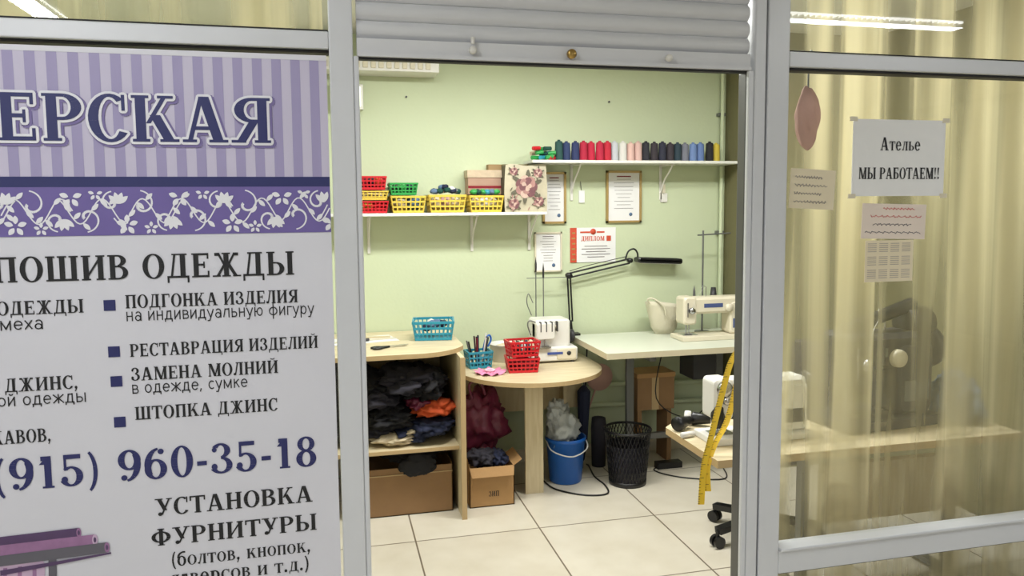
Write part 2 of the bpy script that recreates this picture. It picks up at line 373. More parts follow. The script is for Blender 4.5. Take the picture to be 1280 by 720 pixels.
# ------------------------------------------------------------------ ROOM SHELL
def slab(name,x0,x1,y0,y1,z0,z1,m):
    b=B(name); b.box(x0,x1,y0,y1,z0,z1,m); return b.done()
slab('floor',-8,8,-7,2.6,-.05,0,tile_mat())
slab('wall_back',-2.6,3.4,2.5,2.6,0,2.75,WALL)
slab('wall_left',-2.7,-2.6,0.1,2.6,0,2.75,WALL)
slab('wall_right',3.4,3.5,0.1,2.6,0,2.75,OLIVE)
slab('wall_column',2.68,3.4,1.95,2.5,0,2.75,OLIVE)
slab('ceiling',-2.7,3.5,.1,2.6,2.75,2.8,CEIL)
slab('ceiling_corridor',-8,8,-7,.1,3.0,3.05,CEIL)
slab('wall_corridor',-8,8,-7.1,-7,0,3.05,CORR)
slab('wall_corridor_left',-8.1,-8,-7,2.6,0,3.05,CORR)
slab('wall_corridor_right',8,8.1,-7,2.6,0,3.05,CORR)
slab('wall_facade_header',-8,8,.02,.1,2.75,3.0,CORR)
slab('wall_facade_left',-8,-2.6,0,.1,0,2.75,CORR)
slab('wall_facade_right',3.4,8,0,.1,0,2.75,CORR)
b=B('baseboard_back'); b.box(.74,2.68,2.485,2.5,0,.07,CREAM); b.box(.74,2.68,2.49,2.5,.07,.085,CREAM); b.done()

# facade frame
b=B('trim_facade_frame')
def prof(x0,x1,z0,z1,y0=-.035,y1=.045):
    b.box(x0,x1,y0,y1,z0,z1,ALU)
prof(.02,.088,0,2.75)
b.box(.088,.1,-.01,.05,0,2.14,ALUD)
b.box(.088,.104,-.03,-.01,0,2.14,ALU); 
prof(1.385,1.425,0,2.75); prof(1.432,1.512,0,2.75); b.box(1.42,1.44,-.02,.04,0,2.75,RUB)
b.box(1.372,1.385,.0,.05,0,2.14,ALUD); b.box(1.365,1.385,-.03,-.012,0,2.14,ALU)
for x0,x1 in ((-2.6,.02),(1.512,3.4)):
    prof(x0,x1,2.155,2.205); b.box(x0,x1,-.02,.03,2.146,2.155,RUB); b.box(x0,x1,-.02,.03,2.205,2.213,RUB)
    prof(x0,x1,.40,.485); b.box(x0,x1,-.05,.02,.485,.497,ALU); b.box(x0,x1,-.02,.03,.39,.40,RUB)
    prof(x0,x1,0,.05); prof(x0,x1,2.68,2.75)
prof(.088,1.385,2.68,2.75)
prof(-2.6,-2.54,0,2.75); prof(-1.3,-1.24,0,2.75); prof(3.34,3.4,0,2.75); prof(2.86,2.92,0,2.75)
b.box(1.512,1.52,-.02,.03,.49,2.15,RUB)
b.done(bevel=.004)
n=1
for x0,x1 in ((-2.54,-1.3),(-1.24,.02),(1.52,2.86),(2.92,3.34)):
    for z0,z1 in ((.05,.39),(.497,2.146),(2.213,2.68)):
        g=B('window_%d'%n); n+=1
        g.add([(x0,0.0,z0),(x1,0.0,z0),(x1,0.0,z1),(x0,0.0,z1)],[(0,1,2,3)],GLASS); g.done()

# roller shutter
b=B('roller_shutter')
z=2.145; X0,X1=.1,1.374
def slat(z0,h,y=.0,d=.012):
    K=8
    pts=[(y-.002,z0)]
    for i in range(K+1):
        t=i/K; pts.append((y-.004-d*math.sin(math.pi*t)**.6,z0+.004+(h-.008)*t))
    pts.append((y-.002,z0+h))
    pts+= [(y+.01,z0+h),(y+.01,z0)]
    k=len(pts)
    b.add([(X0,p[0],p[1]) for p in pts]+[(X1,p[0],p[1]) for p in pts],[(i,(i+1)%k,k+(i+1)%k,k+i) for i in range(k)],SHUT,True)
b.box(X0,X1,-.022,.015,z-.005,z+.048,SHUT); b.box(X0,X1,-.03,-.022,z-.005,z+.006,SHUT); b.box(X0,X1,-.015,.01,z-.012,z-.005,RUB)
zz=z+.05
while zz<2.66: slat(zz,.052); zz+=.054
for x,m,r in ((.44,WHITE,.012),(.75,BRASS,.015),(1.075,WHITE,.011)):
    b.lathe(x,0,[(0,-.05),(r*.8,-.05),(r,-.045),(r,-.035),(r*.6,-.03),(r*.6,-.02),(r*1.4,-.022),(r*1.4,-.015)],m,20,z=z+.022,axis='Y')
b.rod((.44,-.04,z+.04),(.44,-.04,z+.06),.006,WHITE)
b.done()

# ------------------------------------------------------------------ banner
LAV1=mat('banner_lavender_dark',(156,148,186),.45,var=.02); LAV2=mat('banner_lavender_light',(194,188,210),.45,var=.02)
NAV=mat('banner_navy_print',(38,42,98),.45,var=.03); PUR=mat('banner_purple_print',(108,94,158),.45,var=.05)
BW=mat('banner_white_vinyl',(212,212,221),.42,var=.015,scale=3); LETW=mat('banner_letter_white',(228,228,234),.45,var=.01); SHD=mat('banner_letter_mauve_edge',(120,108,160),.45)
b=B('advertising_banner')
bx0,bx1=-1.232,.012; yb=-.04
b.box(bx0,bx1,yb,yb+.003,.30,2.135,BW)
y1=yb-.0008
b.poly_xz([(bx0,1.79),(bx1,1.79),(bx1,2.12),(bx0,2.12)],y1,LAV2)
x=bx0
while x<bx1:
    b.poly_xz([(x,1.79),(min(x+.026,bx1),1.79),(min(x+.026,bx1),2.12),(x,2.12)],y1-.0006,LAV1); x+=.052
b.poly_xz([(bx0,2.12),(bx1,2.12),(bx1,2.135),(bx0,2.135)],y1-.001,BW)
b.poly_xz([(bx0,1.762),(bx1,1.762),(bx1,1.79),(bx0,1.79)],y1-.001,NAV)
b.poly_xz([(bx0,1.63),(bx1,1.63),(bx1,1.762),(bx0,1.762)],y1-.001,PUR)
yf=y1-.0018
fcount=[0]
def st2(pts,w0,w1):
    n=len(pts)
    for i in range(n-1):
        (xa,za),(xb,zb)=pts[i],pts[i+1]; d=Vector((xb-xa,zb-za)); 
        if d.length<1e-7: continue
        nn=Vector((-d.y,d.x)).normalized(); ta=w0+(w1-w0)*i/(n-1); tb=w0+(w1-w0)*(i+1)/(n-1)
        q=[(xa+nn.x*ta,za+nn.y*ta),(xb+nn.x*tb,zb+nn.y*tb),(xb-nn.x*tb,zb-nn.y*tb),(xa-nn.x*ta,za-nn.y*ta)]
        if all(1.631<p[1]<1.761 and bx0<p[0]<bx1 for p in q): b.poly_xz(q[::-1],yf-.00003*(i%4)-.0001*(fcount[0]%7),LETW)
    fcount[0]+=1
def leaf(x,z,a,l,w):
    pts=[]
    for i in range(9):
        t=i/8; pts.append((t*l,w*math.sin(math.pi*t)**.8))
    pts+=[(p[0],-p[1]) for p in pts[::-1][1:-1]]
    q=[(x+px*math.cos(a)-pz*math.sin(a),z+px*math.sin(a)+pz*math.cos(a)) for px,pz in pts]
    fcount[0]+=1
    if all(1.631<p[1]<1.761 and bx0<p[0]<bx1 for p in q): b.poly_xz(q,yf-.0008-.00007*(fcount[0]%13),LETW)
def spiral(cx,cz,r,a0,turn,s):
    pts=[]
    for i in range(26):
        t=i/25; rr=r*(1-t*.85); a=a0+s*turn*t; pts.append((cx+rr*math.cos(a),cz+rr*math.sin(a)))
    st2(pts,.0018,.0042)
def flower(x,z,r):
    for k in range(5):
        a=k*2*math.pi/5+.3; leaf(x+.25*r*math.cos(a),z+.25*r*math.sin(a),a,r,r*.3)
cx=bx0+.05;k=0
while cx<bx1+.05:
    s=1 if k%2 else -1; zc=1.696
    spiral(cx,zc+.018*s,.038,math.pi*.5*s,4.9,-s); spiral(cx+.064,zc-.024*s,.03,-math.pi*.5*s,4.9,-s)
    flower(cx+.1,zc+.038*s,.023); flower(cx+.024,zc-.047*s,.015)
    pts=[(cx-.07+.0075*i,zc+.034*math.sin(i*.42+k*2)) for i in range(24)]; st2(pts,.0018,.0018)
    for i in range(2,22,3):
        px,pz=pts[i]; leaf(px,pz,(1.1 if i%2 else -1.1)+.3*math.sin(i),.026,.006)
    for i in range(4):
        leaf(cx+.08,zc-.02*s,s*(-.7-.55*i),.033,.007)
    cx+=.137;k+=1
yt=y1-.001
off=[(.007*math.cos(a*math.pi/6),.007*math.sin(a*math.pi/6)) for a in range(12)]
off2=[(ox*1.5+.004,oz*1.5-.004) for ox,oz in off]
def wid(t): return sum(glyph(c)[1]+.07 for c in t)-.07
def rtext(txt,vis,x0,x1,*a,**k):
    w=(x1-x0)/wid(vis)*wid(txt); serif(b,txt,x1-w,x1,*a,**k)
rtext('СТЕРСКАЯ','ЕРСКАЯ',-.835,-.145,1.885,.125,yt-.0004,SHD,offs=off2)
rtext('СТЕРСКАЯ','ЕРСКАЯ',-.835,-.145,1.885,.125,yt-.0030,LETW,offs=off)
rtext('СТЕРСКАЯ','ЕРСКАЯ',-.835,-.145,1.885,.125,yt-.0056,NAV)
serif(b,'ПОШИВ ОДЕЖДЫ',-.87,-.095,1.508,.068,yt,INK)
rtext('ПОШИВ ОДЕЖДЫ','ОДЕЖДЫ',-.868,-.655,1.42,.037,yt,INK)
rtext('ПОДГОНКА ИЗДЕЛИЯ','ПОДГОНКА ИЗДЕЛИЯ',-.55,-.088,1.427,.037,yt,INK)
serif(b,'РЕСТАВРАЦИЯ ИЗДЕЛИЙ',-.545,-.035,1.29,.036,yt,INK)
serif(b,'ЗАМЕНА МОЛНИЙ',-.545,-.15,1.222,.037,yt,INK)
serif(b,'ШТОПКА ДЖИНС',-.54,-.155,1.11,.037,yt,INK)
rtext('ЗАМЕНА ДЖИНС,','ДЖИНС,',-.86,-.68,1.21,.037,yt,INK)
rtext('РУКАВОВ,','АВОВ,',-.87,-.755,1.067,.037,yt,INK)
rtext('8 (915) 960-35-18','(915) 960-35-18',-.905,-.048,.935,.09,yt,NAV)
serif(b,'УСТАНОВКА',-.50,-.065,.826,.05,yt,INK)
serif(b,'ФУРНИТУРЫ',-.515,-.055,.738,.05,yt,INK)
serif(b,'(болтов, кнопок,',-.465,-.075,.672,.042,yt,INK)
serif(b,'люверсов и т.д.)',-.47,-.08,.617,.042,yt,INK)
sans(b,'на индивидуальную фигуру',-.55,-.043,1.392,.046,yt,INK)
sans(b,'в одежде, сумке',-.545,-.235,1.186,.046,yt,INK)
sans(b,'из кожи, меха',-1.06,-.755,1.38,.046,yt,INK)
sans(b,'любой одежды',-.95,-.66,1.172,.046,yt,INK)
for xb,zb in ((-.605,1.422),(-.6,1.292),(-.598,1.208),(-.595,1.092)):
    b.poly_xz([(xb,zb),(xb+.03,zb),(xb+.03,zb+.03),(xb,zb+.03)],yt,NAV)
MAU=mat('banner_print_mauve',(150,110,150),.5,var=.25,scale=40); MAU2=mat('banner_print_plum',(84,62,100),.5,var=.2,scale=40); GRYP=mat('banner_print_grey',(96,94,104),.5); LILP=mat('banner_print_lilac',(196,170,196),.5,var=.1)
def rollp(x0,z0,x1,z1,r,m,me,y):
    d=Vector((x1-x0,z1-z0)).normalized(); n_=Vector((-d.y,d.x))*r
    b.poly_xz([(x0-n_.x,z0-n_.y),(x1-n_.x,z1-n_.y),(x1+n_.x,z1+n_.y),(x0+n_.x,z0+n_.y)],y,m)
    b.poly_xz([(x1+r*.45*math.cos(t*math.pi/8),z1+r*math.sin(t*math.pi/8)) for t in range(16)],y-.0003,me)
    b.poly_xz([(x1+r*.22*math.cos(t*math.pi/8),z1+r*.5*math.sin(t*math.pi/8)) for t in range(16)],y-.0006,MAU2)
b.poly_xz([(-1.1,.7),(-.99,.56),(-.86,.46),(-.80,.52),(-.79,.72),(-.82,.78),(-1.0,.8)],yt,LILP)
for i in range(5): b.poly_xz([(-.99+i*.04,.52),(-.98+i*.04,.52),(-.955+i*.036,.72),(-.965+i*.036,.72)],yt-.0003,MAU)
rollp(-1.1,.79,-.7,.80,.014,MAU2,MAU,yt-.0006); rollp(-1.1,.765,-.66,.775,.016,MAU,LILP,yt-.0014); rollp(-1.1,.735,-.63,.75,.015,GRYP,MAU,yt-.0022)
b.poly_xz([(-.79,.5),(-.77,.5),(-.76,.735),(-.78,.735)],yt-.001,GRYP); b.poly_xz([(-.9,.70),(-.62,.73),(-.62,.735),(-.9,.715)],yt-.0028,MAU2)
ban=b.done()

# ------------------------------------------------------------------ curtains
def curtain(name,x0,x1,y,z0,z1,m,amp=.026,per=.2,seed=0):
    b=B(name); nx=int((x1-x0)/.008); nz=10; vs=[]
    for j in range(nz+1):
        z=z0+(z1-z0)*j/nz
        for i in range(nx+1):
            x=x0+(x1-x0)*i/nx; ph=noise.noise(Vector((x*1.8+seed,z*.2,0)))*4
            yy=y+amp*(.8*math.sin(x*2*math.pi/per+ph)+.2*math.sin(x*2*math.pi/(per*.43)+ph*2.1+1))*(1-.25*j/nz)
            vs.append((x+.012*math.sin(z*1.2+x*3),yy,z))
    b.add(vs,[(j*(nx+1)+i,j*(nx+1)+i+1,(j+1)*(nx+1)+i+1,(j+1)*(nx+1)+i) for j in range(nz) for i in range(nx)],m,True)
    b.rod((x0,y,z1+.01),(x1,y,z1+.01),.012,WHITE)
    return b.done()
SH=sheer_mat('cream_sheer_fabric',(236,224,182),.14,.78,8)
curtain('sheer_curtain',1.56,2.9,.15,.06,2.66,SH,seed=1)
curtain('sheer_curtain.001',-2.5,0.0,.15,.06,2.66,SH,seed=5)

# ------------------------------------------------------------------ glass door notes
b=B('opening_notice_paper'); b.box(1.785,2.165,-.006,-.003,1.725,1.992,PAPER)
serif(b,'Ателье',1.895,2.06,1.885,.045,-.0075,INK); serif(b,'МЫ РАБОТАЕМ!!',1.81,2.145,1.785,.04,-.0075,INK)
for cx_,cz_ in ((1.785,1.992),(2.165,1.992),(1.785,1.725),(2.165,1.725)):
    b.box(cx_-.015,cx_+.015,-.0078,-.0065,cz_-.008,cz_+.008,CREAM)
b.done()
b=B('handwritten_note'); b.M=T(1.63,-.004,1.75,ry=3); b.box(-.088,.088,-.0015,0,-.068,.068,PAPERB)
for i in range(4):
    pts=[(-.07+.14*k/40*(.9 if i%2 else .75),.04-i*.028+.006*math.sin(k*2.3+i)*math.cos(k*.9)) for k in range(41)]
    for p,q in zip(pts,pts[1:]): b.beam((p[0],-.002,p[1]),(q[0],-.002,q[1]),.0013,.0013,INKG)
b.done()
b=B('working_hours_note'); b.M=T(1.965,-.004,1.635,ry=1.5); b.box(-.135,.13,-.0015,0,-.062,.062,PAPERP)
for i,(a,c,m) in enumerate(((-.05,.08,RED),(-.1,.11,RED),(-.09,.07,NAVY),(-.12,.11,NAVY))):
    pts=[(a+(c-a)*k/40,.045-i*.028+.005*math.sin(k*2.1+i*2)*math.cos(k*.7)) for k in range(41)]
    for p,q in zip(pts,pts[1:]): b.beam((p[0],-.002,p[1]),(q[0],-.002,q[1]),.0013,.0013,m)
b.done()
b=B('pocket_calendar_sheet'); b.box(1.85,2.05,-.003,-.002,1.42,1.568,PAPERB)
for i in range(4):
    for j in range(3):
        for r_ in range(5):
            xx=1.86+i*.047; zz_=1.558-j*.047-r_*.007; b.box(xx,xx+.036,-.0036,-.0031,zz_-.0025,zz_,INKL)
b.done()
b=B('pink_cap'); b.blob((1.655,.07,2.0),(.045,.03,.1),PINKL,3,.2,1.3); b.rod((1.655,.07,2.07),(1.655,.07,2.2),.003,STEEL); b.path([(1.655,.07,2.2),(1.655,.06,2.23),(1.655,.045,2.22)],.003,STEEL); b.done()

# ------------------------------------------------------------------ shelves
def shelf(name,x0,x1,z,brs):
    b=B(name); b.box(x0,x1,2.265,2.498,z-.018,z,WLAM)
    for x in brs:
        b.box(x-.009,x+.009,2.49,2.498,z-.25,z-.018,WHITE); b.box(x-.009,x+.009,2.29,2.498,z-.026,z-.018,WHITE)
        b.path([(x,2.31,z-.026),(x,2.36,z-.07),(x,2.43,z-.12),(x,2.49,z-.2)],.006,WHITE)
    return b.done(bevel=.002)
shelf('wall_shelf',-.5,1.335,1.665,(-.2,.25,.9,1.28))
shelf('wall_shelf.001',1.245,2.67,1.985,(1.57,2.2))

def basket(b,w,d,h,m,nv=7):
    tw,td=w/2,d/2; bw,bd=w/2*.86,d/2*.86
    def ringz(z,t,th):
        k=z/h; x=bw+(tw-bw)*k; y=bd+(td-bd)*k
        c=[(-x,-y,z),(x,-y,z),(x,y,z),(-x,y,z)]
        for i in range(4): b.beam(c[i],c[(i+1)%4],t,th,m)
    b.box(-bw,bw,-bd,bd,0,.004,m)
    ringz(.008,.005,.014); ringz(h*.36,.004,h*.1); ringz(h*.66,.004,h*.1); ringz(h-.004,.01,h*.13)
    for i in range(nv+1):
        k=-1+2*i/nv
        for sy in (-1,1): b.beam((bw*k,bd*sy,0),(tw*k,td*sy,h),.007,.004,m,up=(0,1,0))
    nd=max(3,int(nv*d/w))
    for i in range(nd+1):
        k=-1+2*i/nd
        for sx in (-1,1): b.beam((bw*sx,bd*k,0),(tw*sx,td*k,h),.004,.007,m,up=(0,1,0))
def mkb(x,y,z,w,d,h,m,rz=0,fill=None,nv=7,seed=1):
    b=B('plastic_basket'); b.M=T(x,y,z+.001,rz); basket(b,w,d,h,m,nv)
    if fill:
        for i,f in enumerate(fill):
            k=(i+.5)/len(fill)-.5
            b.blob((k*w*.75,0,h*.55),(w*.75/len(fill)*.62,d*.33,h*.42),f,seed+i,.3,2.2,res=2)
    return b.done()
zs=1.665
REDD=mat('dark_red_thread',(130,24,36),.8); DG=mat('dark_green_thread',(20,70,60),.8)
mkb(.275,2.385,zs,.17,.17,.072,RED,0,(YEL,RED)); mkb(.275,2.385,zs+.078,.17,.17,.055,YEL,0,(BEIG,)); mkb(.268,2.385,zs+.139,.16,.16,.08,RED,3,(REDD,BLKC2,ORNG))
mkb(.48,2.38,zs,.205,.18,.1,YEL,0,(BEIG,BLUEC)); mkb(.455,2.38,zs+.107,.165,.16,.073,GRN,0,(DARK,GRN,NAVY))
mkb(.715,2.375,zs,.225,.19,.105,YEL,0,(BEIG,PINKL,BEIG))
b=B('thread_skeins')
for i in range(14): b.blob((.645+.011*i+random.uniform(-.01,.01),2.37+random.uniform(-.03,.03),zs+.13+random.uniform(0,.03)*math.sin(i/13*3.1)),(.024,.024,.017),(BLUEC,NAVY,STEEL,DG,WHITE)[i%5],i,.3,3,res=1)
b.done()
mkb(.955,2.365,zs,.21,.18,.1,YEL,0,(BEIG,WHITE,BEIG))
b=B('bunched_green_ribbon'); 
for i in range(6): b.blob((.885+i*.028,2.33,zs+.125),(.024,.03,.018),(GRN,DG,GRN,TURQ,BLUEC)[i%5],i,.3,3,res=1)
b.done()
LIDF=mat('floral_carton_lid',(196,176,150),.6,var=.2,scale=40)
b=B('gift_box'); b.box(.86,1.07,2.38,2.49,zs+.11,zs+.225,mat('pink_brown_carton',(172,138,118),.6,var=.15)); b.box(.855,1.075,2.375,2.495,zs+.215,zs+.262,LIDF); b.box(.86,1.07,2.377,2.38,zs+.15,zs+.165,REDD)
b.done(bevel=.002)
b=B('storage_carton'); b.box(1.09,1.25,2.41,2.495,zs,zs+.285,mat('brown_carton',(150,124,86),.7)); b.box(1.0,1.1,2.43,2.495,zs+.264,zs+.3,MC['brown_carton']); b.box(1.085,1.255,2.405,2.498,zs+.26,zs+.3,mat('olive_carton_lid',(120,112,76),.7)); b.done(bevel=.002)
FB=mat('rose_print_cream',(184,176,152),.6,var=.25,scale=14); RO1=mat('rose_print_mauve',(112,72,76),.6,var=.3,scale=60); RO2=mat('rose_print_pink',(160,120,114),.6,var=.3,scale=60); RO3=mat('rose_print_blush',(190,164,150),.6,var=.2,scale=60); LG=mat('rose_print_leaf',(92,88,72),.6,var=.3,scale=60)
b=B('rose_print_bag')
NX,NZ=10,8; vs=[]
def bagp(u,v,side):
    w=.27*(1-.05*v)+.012*math.sin(v*math.pi); x=1.21+(u-.5)*w
    bul=.012*math.sin(u*math.pi)*math.sin(v*math.pi*.9); z=zs+.0005+v*(.29+.006*math.sin(u*9))
    return (x,(2.30-bul) if side==0 else (2.40+bul*.5),z)
for side in (0,1):
    g=[bagp(i/NX,j/NZ,side) for j in range(NZ+1) for i in range(NX+1)]
    f=[(j*(NX+1)+i,j*(NX+1)+i+1,(j+1)*(NX+1)+i+1,(j+1)*(NX+1)+i) for j in range(NZ) for i in range(NX)]
    if side: f=[q[::-1] for q in f]
    b.add(g,f,FB,True)
for u in (0,1):
    g=[bagp(u,j/NZ,s_) for j in range(NZ+1) for s_ in (0,1)]; b.add(g,[(2*j,2*j+1,2*j+3,2*j+2) for j in range(NZ)],LG)
for v in (0,1):
    g=[bagp(i/NX,v,s_) for i in range(NX+1) for s_ in (0,1)]; b.add(g,[(2*i,2*i+1,2*i+3,2*i+2) for i in range(NX)],LG)
pc=[0]
def petal(cx,cz,a,l,w,m,y):
    pts=[]; pc[0]+=1
    for i in range(12):
        t=i/12*2*math.pi; px=l/2+l/2*math.cos(t); pz=w*math.sin(t)*(0.7+.3*math.cos(t)); pts.append((cx+px*math.cos(a)-pz*math.sin(a),cz+px*math.sin(a)+pz*math.cos(a)))
    b.poly_xz(pts,y-.00004*(pc[0]%9),m)
def rose(rx_,rz_,sc,y):
    for k in range(6): petal(rx_,rz_,k*1.05+.4,.09*sc,.014*sc,LG,y)
    for k in range(7): petal(rx_,rz_,k*.9,.06*sc,.032*sc,(RO1,RO2,RO3)[k%3],y-.0006)
    for k in range(6): petal(rx_+.004*sc,rz_+.006*sc,k*1.05+.3,.044*sc,.024*sc,(RO2,RO1)[k%2],y-.0012)
    for k in range(5): petal(rx_,rz_+.004*sc,k*1.26,.028*sc,.015*sc,(RO3,RO1)[k%2],y-.0018)
rose(1.21,zs+.155,1.2,2.2865); rose(1.13,zs+.05,.6,2.2875); rose(1.29,zs+.065,.55,2.2875); rose(1.285,zs+.24,.5,2.2875); rose(1.13,zs+.25,.45,2.2875)
for k in range(18): petal(1.1+random.random()*.2,zs+.02+random.random()*.23,random.random()*6,.03,.005,(LG,RO2)[k%2],2.2868)
b.done()
z2=1.985
cols=[(36,74,70),(44,58,96),(40,50,90),(170,30,58),(182,30,60),(178,32,62),(184,36,56),(186,190,196),(208,206,200),(210,174,164),(204,170,162),(40,40,48),(52,46,52),(40,42,58),(56,50,56),(42,60,70),(116,118,130),(108,132,178),(98,122,170),(32,32,36),(200,178,66)]
b=B('thread_spool_row'); nsp=len(cols)
for i,c in enumerate(cols):
    x=1.445+i*.0543+(.0 if i<19 else .012); m=mat('thread_%d'%i,c,.8,bump=.3,bscale=120); y=2.37+random.uniform(-.012,.012); hh=random.uniform(.118,.128)
    b.lathe(x,y,[(0,0),(.026,0),(.026,.006),(.0262,.01),(.0265,.02),(.0245,hh-.012),(.021,hh-.004),(.01,hh-.002),(.009,hh+.006),(.006,hh+.006),(0,hh+.004)],m,18,z=z2)
    b.lathe(x,y,[(0,-.0),(.0268,-.0),(.0268,.005),(.02,.006)],DARK if i%3 else CREAM,18,z=z2)
b.done()
b=B('green_thread_bundles')
for i in range(14):
    x=1.28+(i%5)*.026+random.uniform(-.008,.008); b.rod((x-.02,2.33+random.uniform(-.03,.04),z2+.017+(i//5)*.028),(x+.028,2.36+random.uniform(-.04,.04),z2+.017+(i//5)*.028+random.uniform(0,.01)),.013,(GRN,DG,TURQ,GRN,RED,BEIG)[i%6],10)
b.done()

def certificate(name,x0,x1,z0,z1,fr=GOLD,fw=.014):
    b=B(name); y=2.499
    b.box(x0+fw,x1-fw,y-.008,y-.001,z0+fw,z1-fw,PAPER)
    for a in ((x0,x1,z0,z0+fw),(x0,x1,z1-fw,z1),(x0,x0+fw,z0,z1),(x1-fw,x1,z0,z1)): b.box(a[0],a[1],y-.018,y,a[2],a[3],fr)
    w=x1-x0; h=z1-z0; cx=(x0+x1)/2
    for i in range(9):
        ww=w*(.2 if i in(0,) else random.uniform(.15,.3)); zt=z1-h*(.16+.07*i); b.box(cx-ww,cx+ww,y-.0095,y-.008,zt-.0025,zt,INKG)
    b.lathe(cx+w*.2,y-.0092,[(0,0),(.012,0),(.012,.0005)],BLUEC,16,z=z0+h*.16,axis='Y'); b.box(cx-w*.2,cx+w*.2,y-.0098,y-.008,z1-h*.12,z1-h*.10,REDD if fw>.012 else INKG)
    return b.done()
certificate('framed_certificate',1.37,1.53,1.585,1.92); certificate('framed_certificate.001',1.81,2.06,1.585,1.93)
certificate('framed_certificate.002',1.315,1.50,1.27,1.53,CREAM,.009)
b=B('diploma_poster'); b.box(1.56,1.88,2.495,2.4985,1.325,1.555,PAPER)
DR=mat('diploma_red_print',(198,76,50),.5,var=.2,scale=60)
b.box(1.56,1.605,2.4935,2.4955,1.325,1.555,DR)
for i in range(6): b.box(1.57+.004*(i%2),1.595,2.4925,2.4936,1.34+i*.035,1.35+i*.035,GOLD)
serif(b,'ДИПЛОМ',1.635,1.80,1.468,.03,2.4925,DR); b.box(1.815,1.845,2.492,2.494,1.465,1.5,DR)
for i,ww in enumerate((.16,.2,.14,.2,.12)): b.box(1.74-ww/2,1.74+ww/2,2.4925,2.4945,1.43-.018*i,1.434-.018*i,INKG)
b.lathe(1.72,2.4925,[(0,0),(.02,0),(.02,.001)],DR,16,z=1.528,axis='Y'); b.box(1.63,1.7,2.4925,2.494,1.52,1.53,DR); b.box(1.745,1.8,2.4925,2.494,1.52,1.53,DR)
b.done()
b=B('wall_hook_tag'); b.box(1.62,1.66,2.49,2.499,1.72,1.8,PAPER); b.rod((1.64,2.495,1.8),(1.63,2.49,1.86),.002,STEEL); b.box(2.2,2.25,2.49,2.499,1.72,1.78,WHITE); b.box(2.21,2.23,2.48,2.499,1.78,1.84,CREAM); b.done()
b=B('wall_screw_plugs')
for x in (.5,1.83): b.rod((x,2.499,2.38),(x,2.488,2.38),.006,DARK)
b.done()
b=B('air_vent_duct'); b.box(-.1,.68,2.3,2.499,2.5,2.57,WHITE)
for i in range(14): b.box(.0+i*.046,.03+i*.046,2.292,2.3,2.515,2.555,CREAM)
b.done(bevel=.004)
b=B('emergency_light_box'); b.box(.04,.235,2.43,2.5,2.29,2.44,WHITE); b.box(.055,.22,2.422,2.43,2.305,2.425,mat('lit_diffuser',(240,250,230),.5,emit=.8)); b.done(bevel=.006)
b=B('heating_pipe'); b.rod((2.635,2.46,0),(2.635,2.46,1.96),.013,WALL); b.rod((2.635,2.46,1.99),(2.635,2.46,2.749),.013,WALL); b.rod((1.62,2.47,.5),(2.62,2.47,.47),.016,WALL); b.rod((1.62,2.47,.36),(2.62,2.47,.34),.016,WALL)
for z_ in (.6,1.5,2.3): b.box(2.61,2.66,2.46,2.499,z_,z_+.02,STEEL)
b.done()

# ------------------------------------------------------------------ cutting counter
b=B('cutting_counter')
def arc(cx,cy,r,a0,a1,n=10): return [(cx+r*math.cos(math.radians(a0+(a1-a0)*i/n)),cy+r*math.sin(math.radians(a0+(a1-a0)*i/n))) for i in range(n+1)]
top=[(-.9,1.70),(.45,1.70)]+arc(.45,2.0,.30,-90,-20,10)+[(.735,2.2),(.735,2.49),(-.9,2.49)]
b.prism(top,.895,.92,WOOD,EDGE)
b.box(.675,.697,1.66,2.48,0,.895,WOODV); b.box(.672,.70,1.655,1.66,0,.895,EDGE)
b.box(-.9,-.88,1.76,2.48,0,.895,WOODV); b.box(-.1,-.08,1.76,2.48,0,.895,WOODV)
b.box(-.88,.675,1.74,2.48,.37,.39,WOOD); b.box(-.88,.675,1.735,1.74,.37,.39,EDGE); b.box(-.88,.675,2.46,2.48,.03,.895,WOODV)
b.done(bevel=.0015)
b=B('folded_clothes_pile')
items=[(.0,.2,.45,BLKC),(.25,.16,.44,BLKC2),(.45,.17,.43,NAVY),(.58,.13,.44,BLKC),(.1,.2,.56,BLKC2),(.3,.2,.55,BLKC),(.5,.16,.66,BLKC),(.2,.2,.68,BLKC),(.38,.2,.7,BLKC2),(.57,.12,.7,BLKC),(.05,.15,.7,BLKC)]
for i,(x,w,z_,m) in enumerate(items): b.blob((min(x,.53),2.05+random.uniform(-.05,.05),z_+.02),(w*.8,.24,.075),m,i+2,.42,2.6,flat=.05)
b.blob((.55,1.90,.58),(.115,.12,.05),ORNG,31,.45,2.4); b.blob((.47,1.9,.61),(.07,.1,.035),BURG,34,.4,2.4); b.blob((.33,1.86,.425),(.13,.09,.028),BEIG,33,.4,2.4,flat=.03); b.blob((.42,1.88,.455),(.07,.08,.02),BEIG,35,.4,2.4); b.blob((.54,1.88,.48),(.12,.12,.05),NAVY,38,.4,2.6)
b.blob((.3,1.9,.53),(.15,.12,.05),BLKC,41,.5,2.8); b.blob((.46,1.92,.74),(.16,.12,.06),BLKC2,43,.5,2.8); b.blob((.22,1.9,.65),(.14,.12,.06),BLKC2,44,.5,2.8)
b.done()
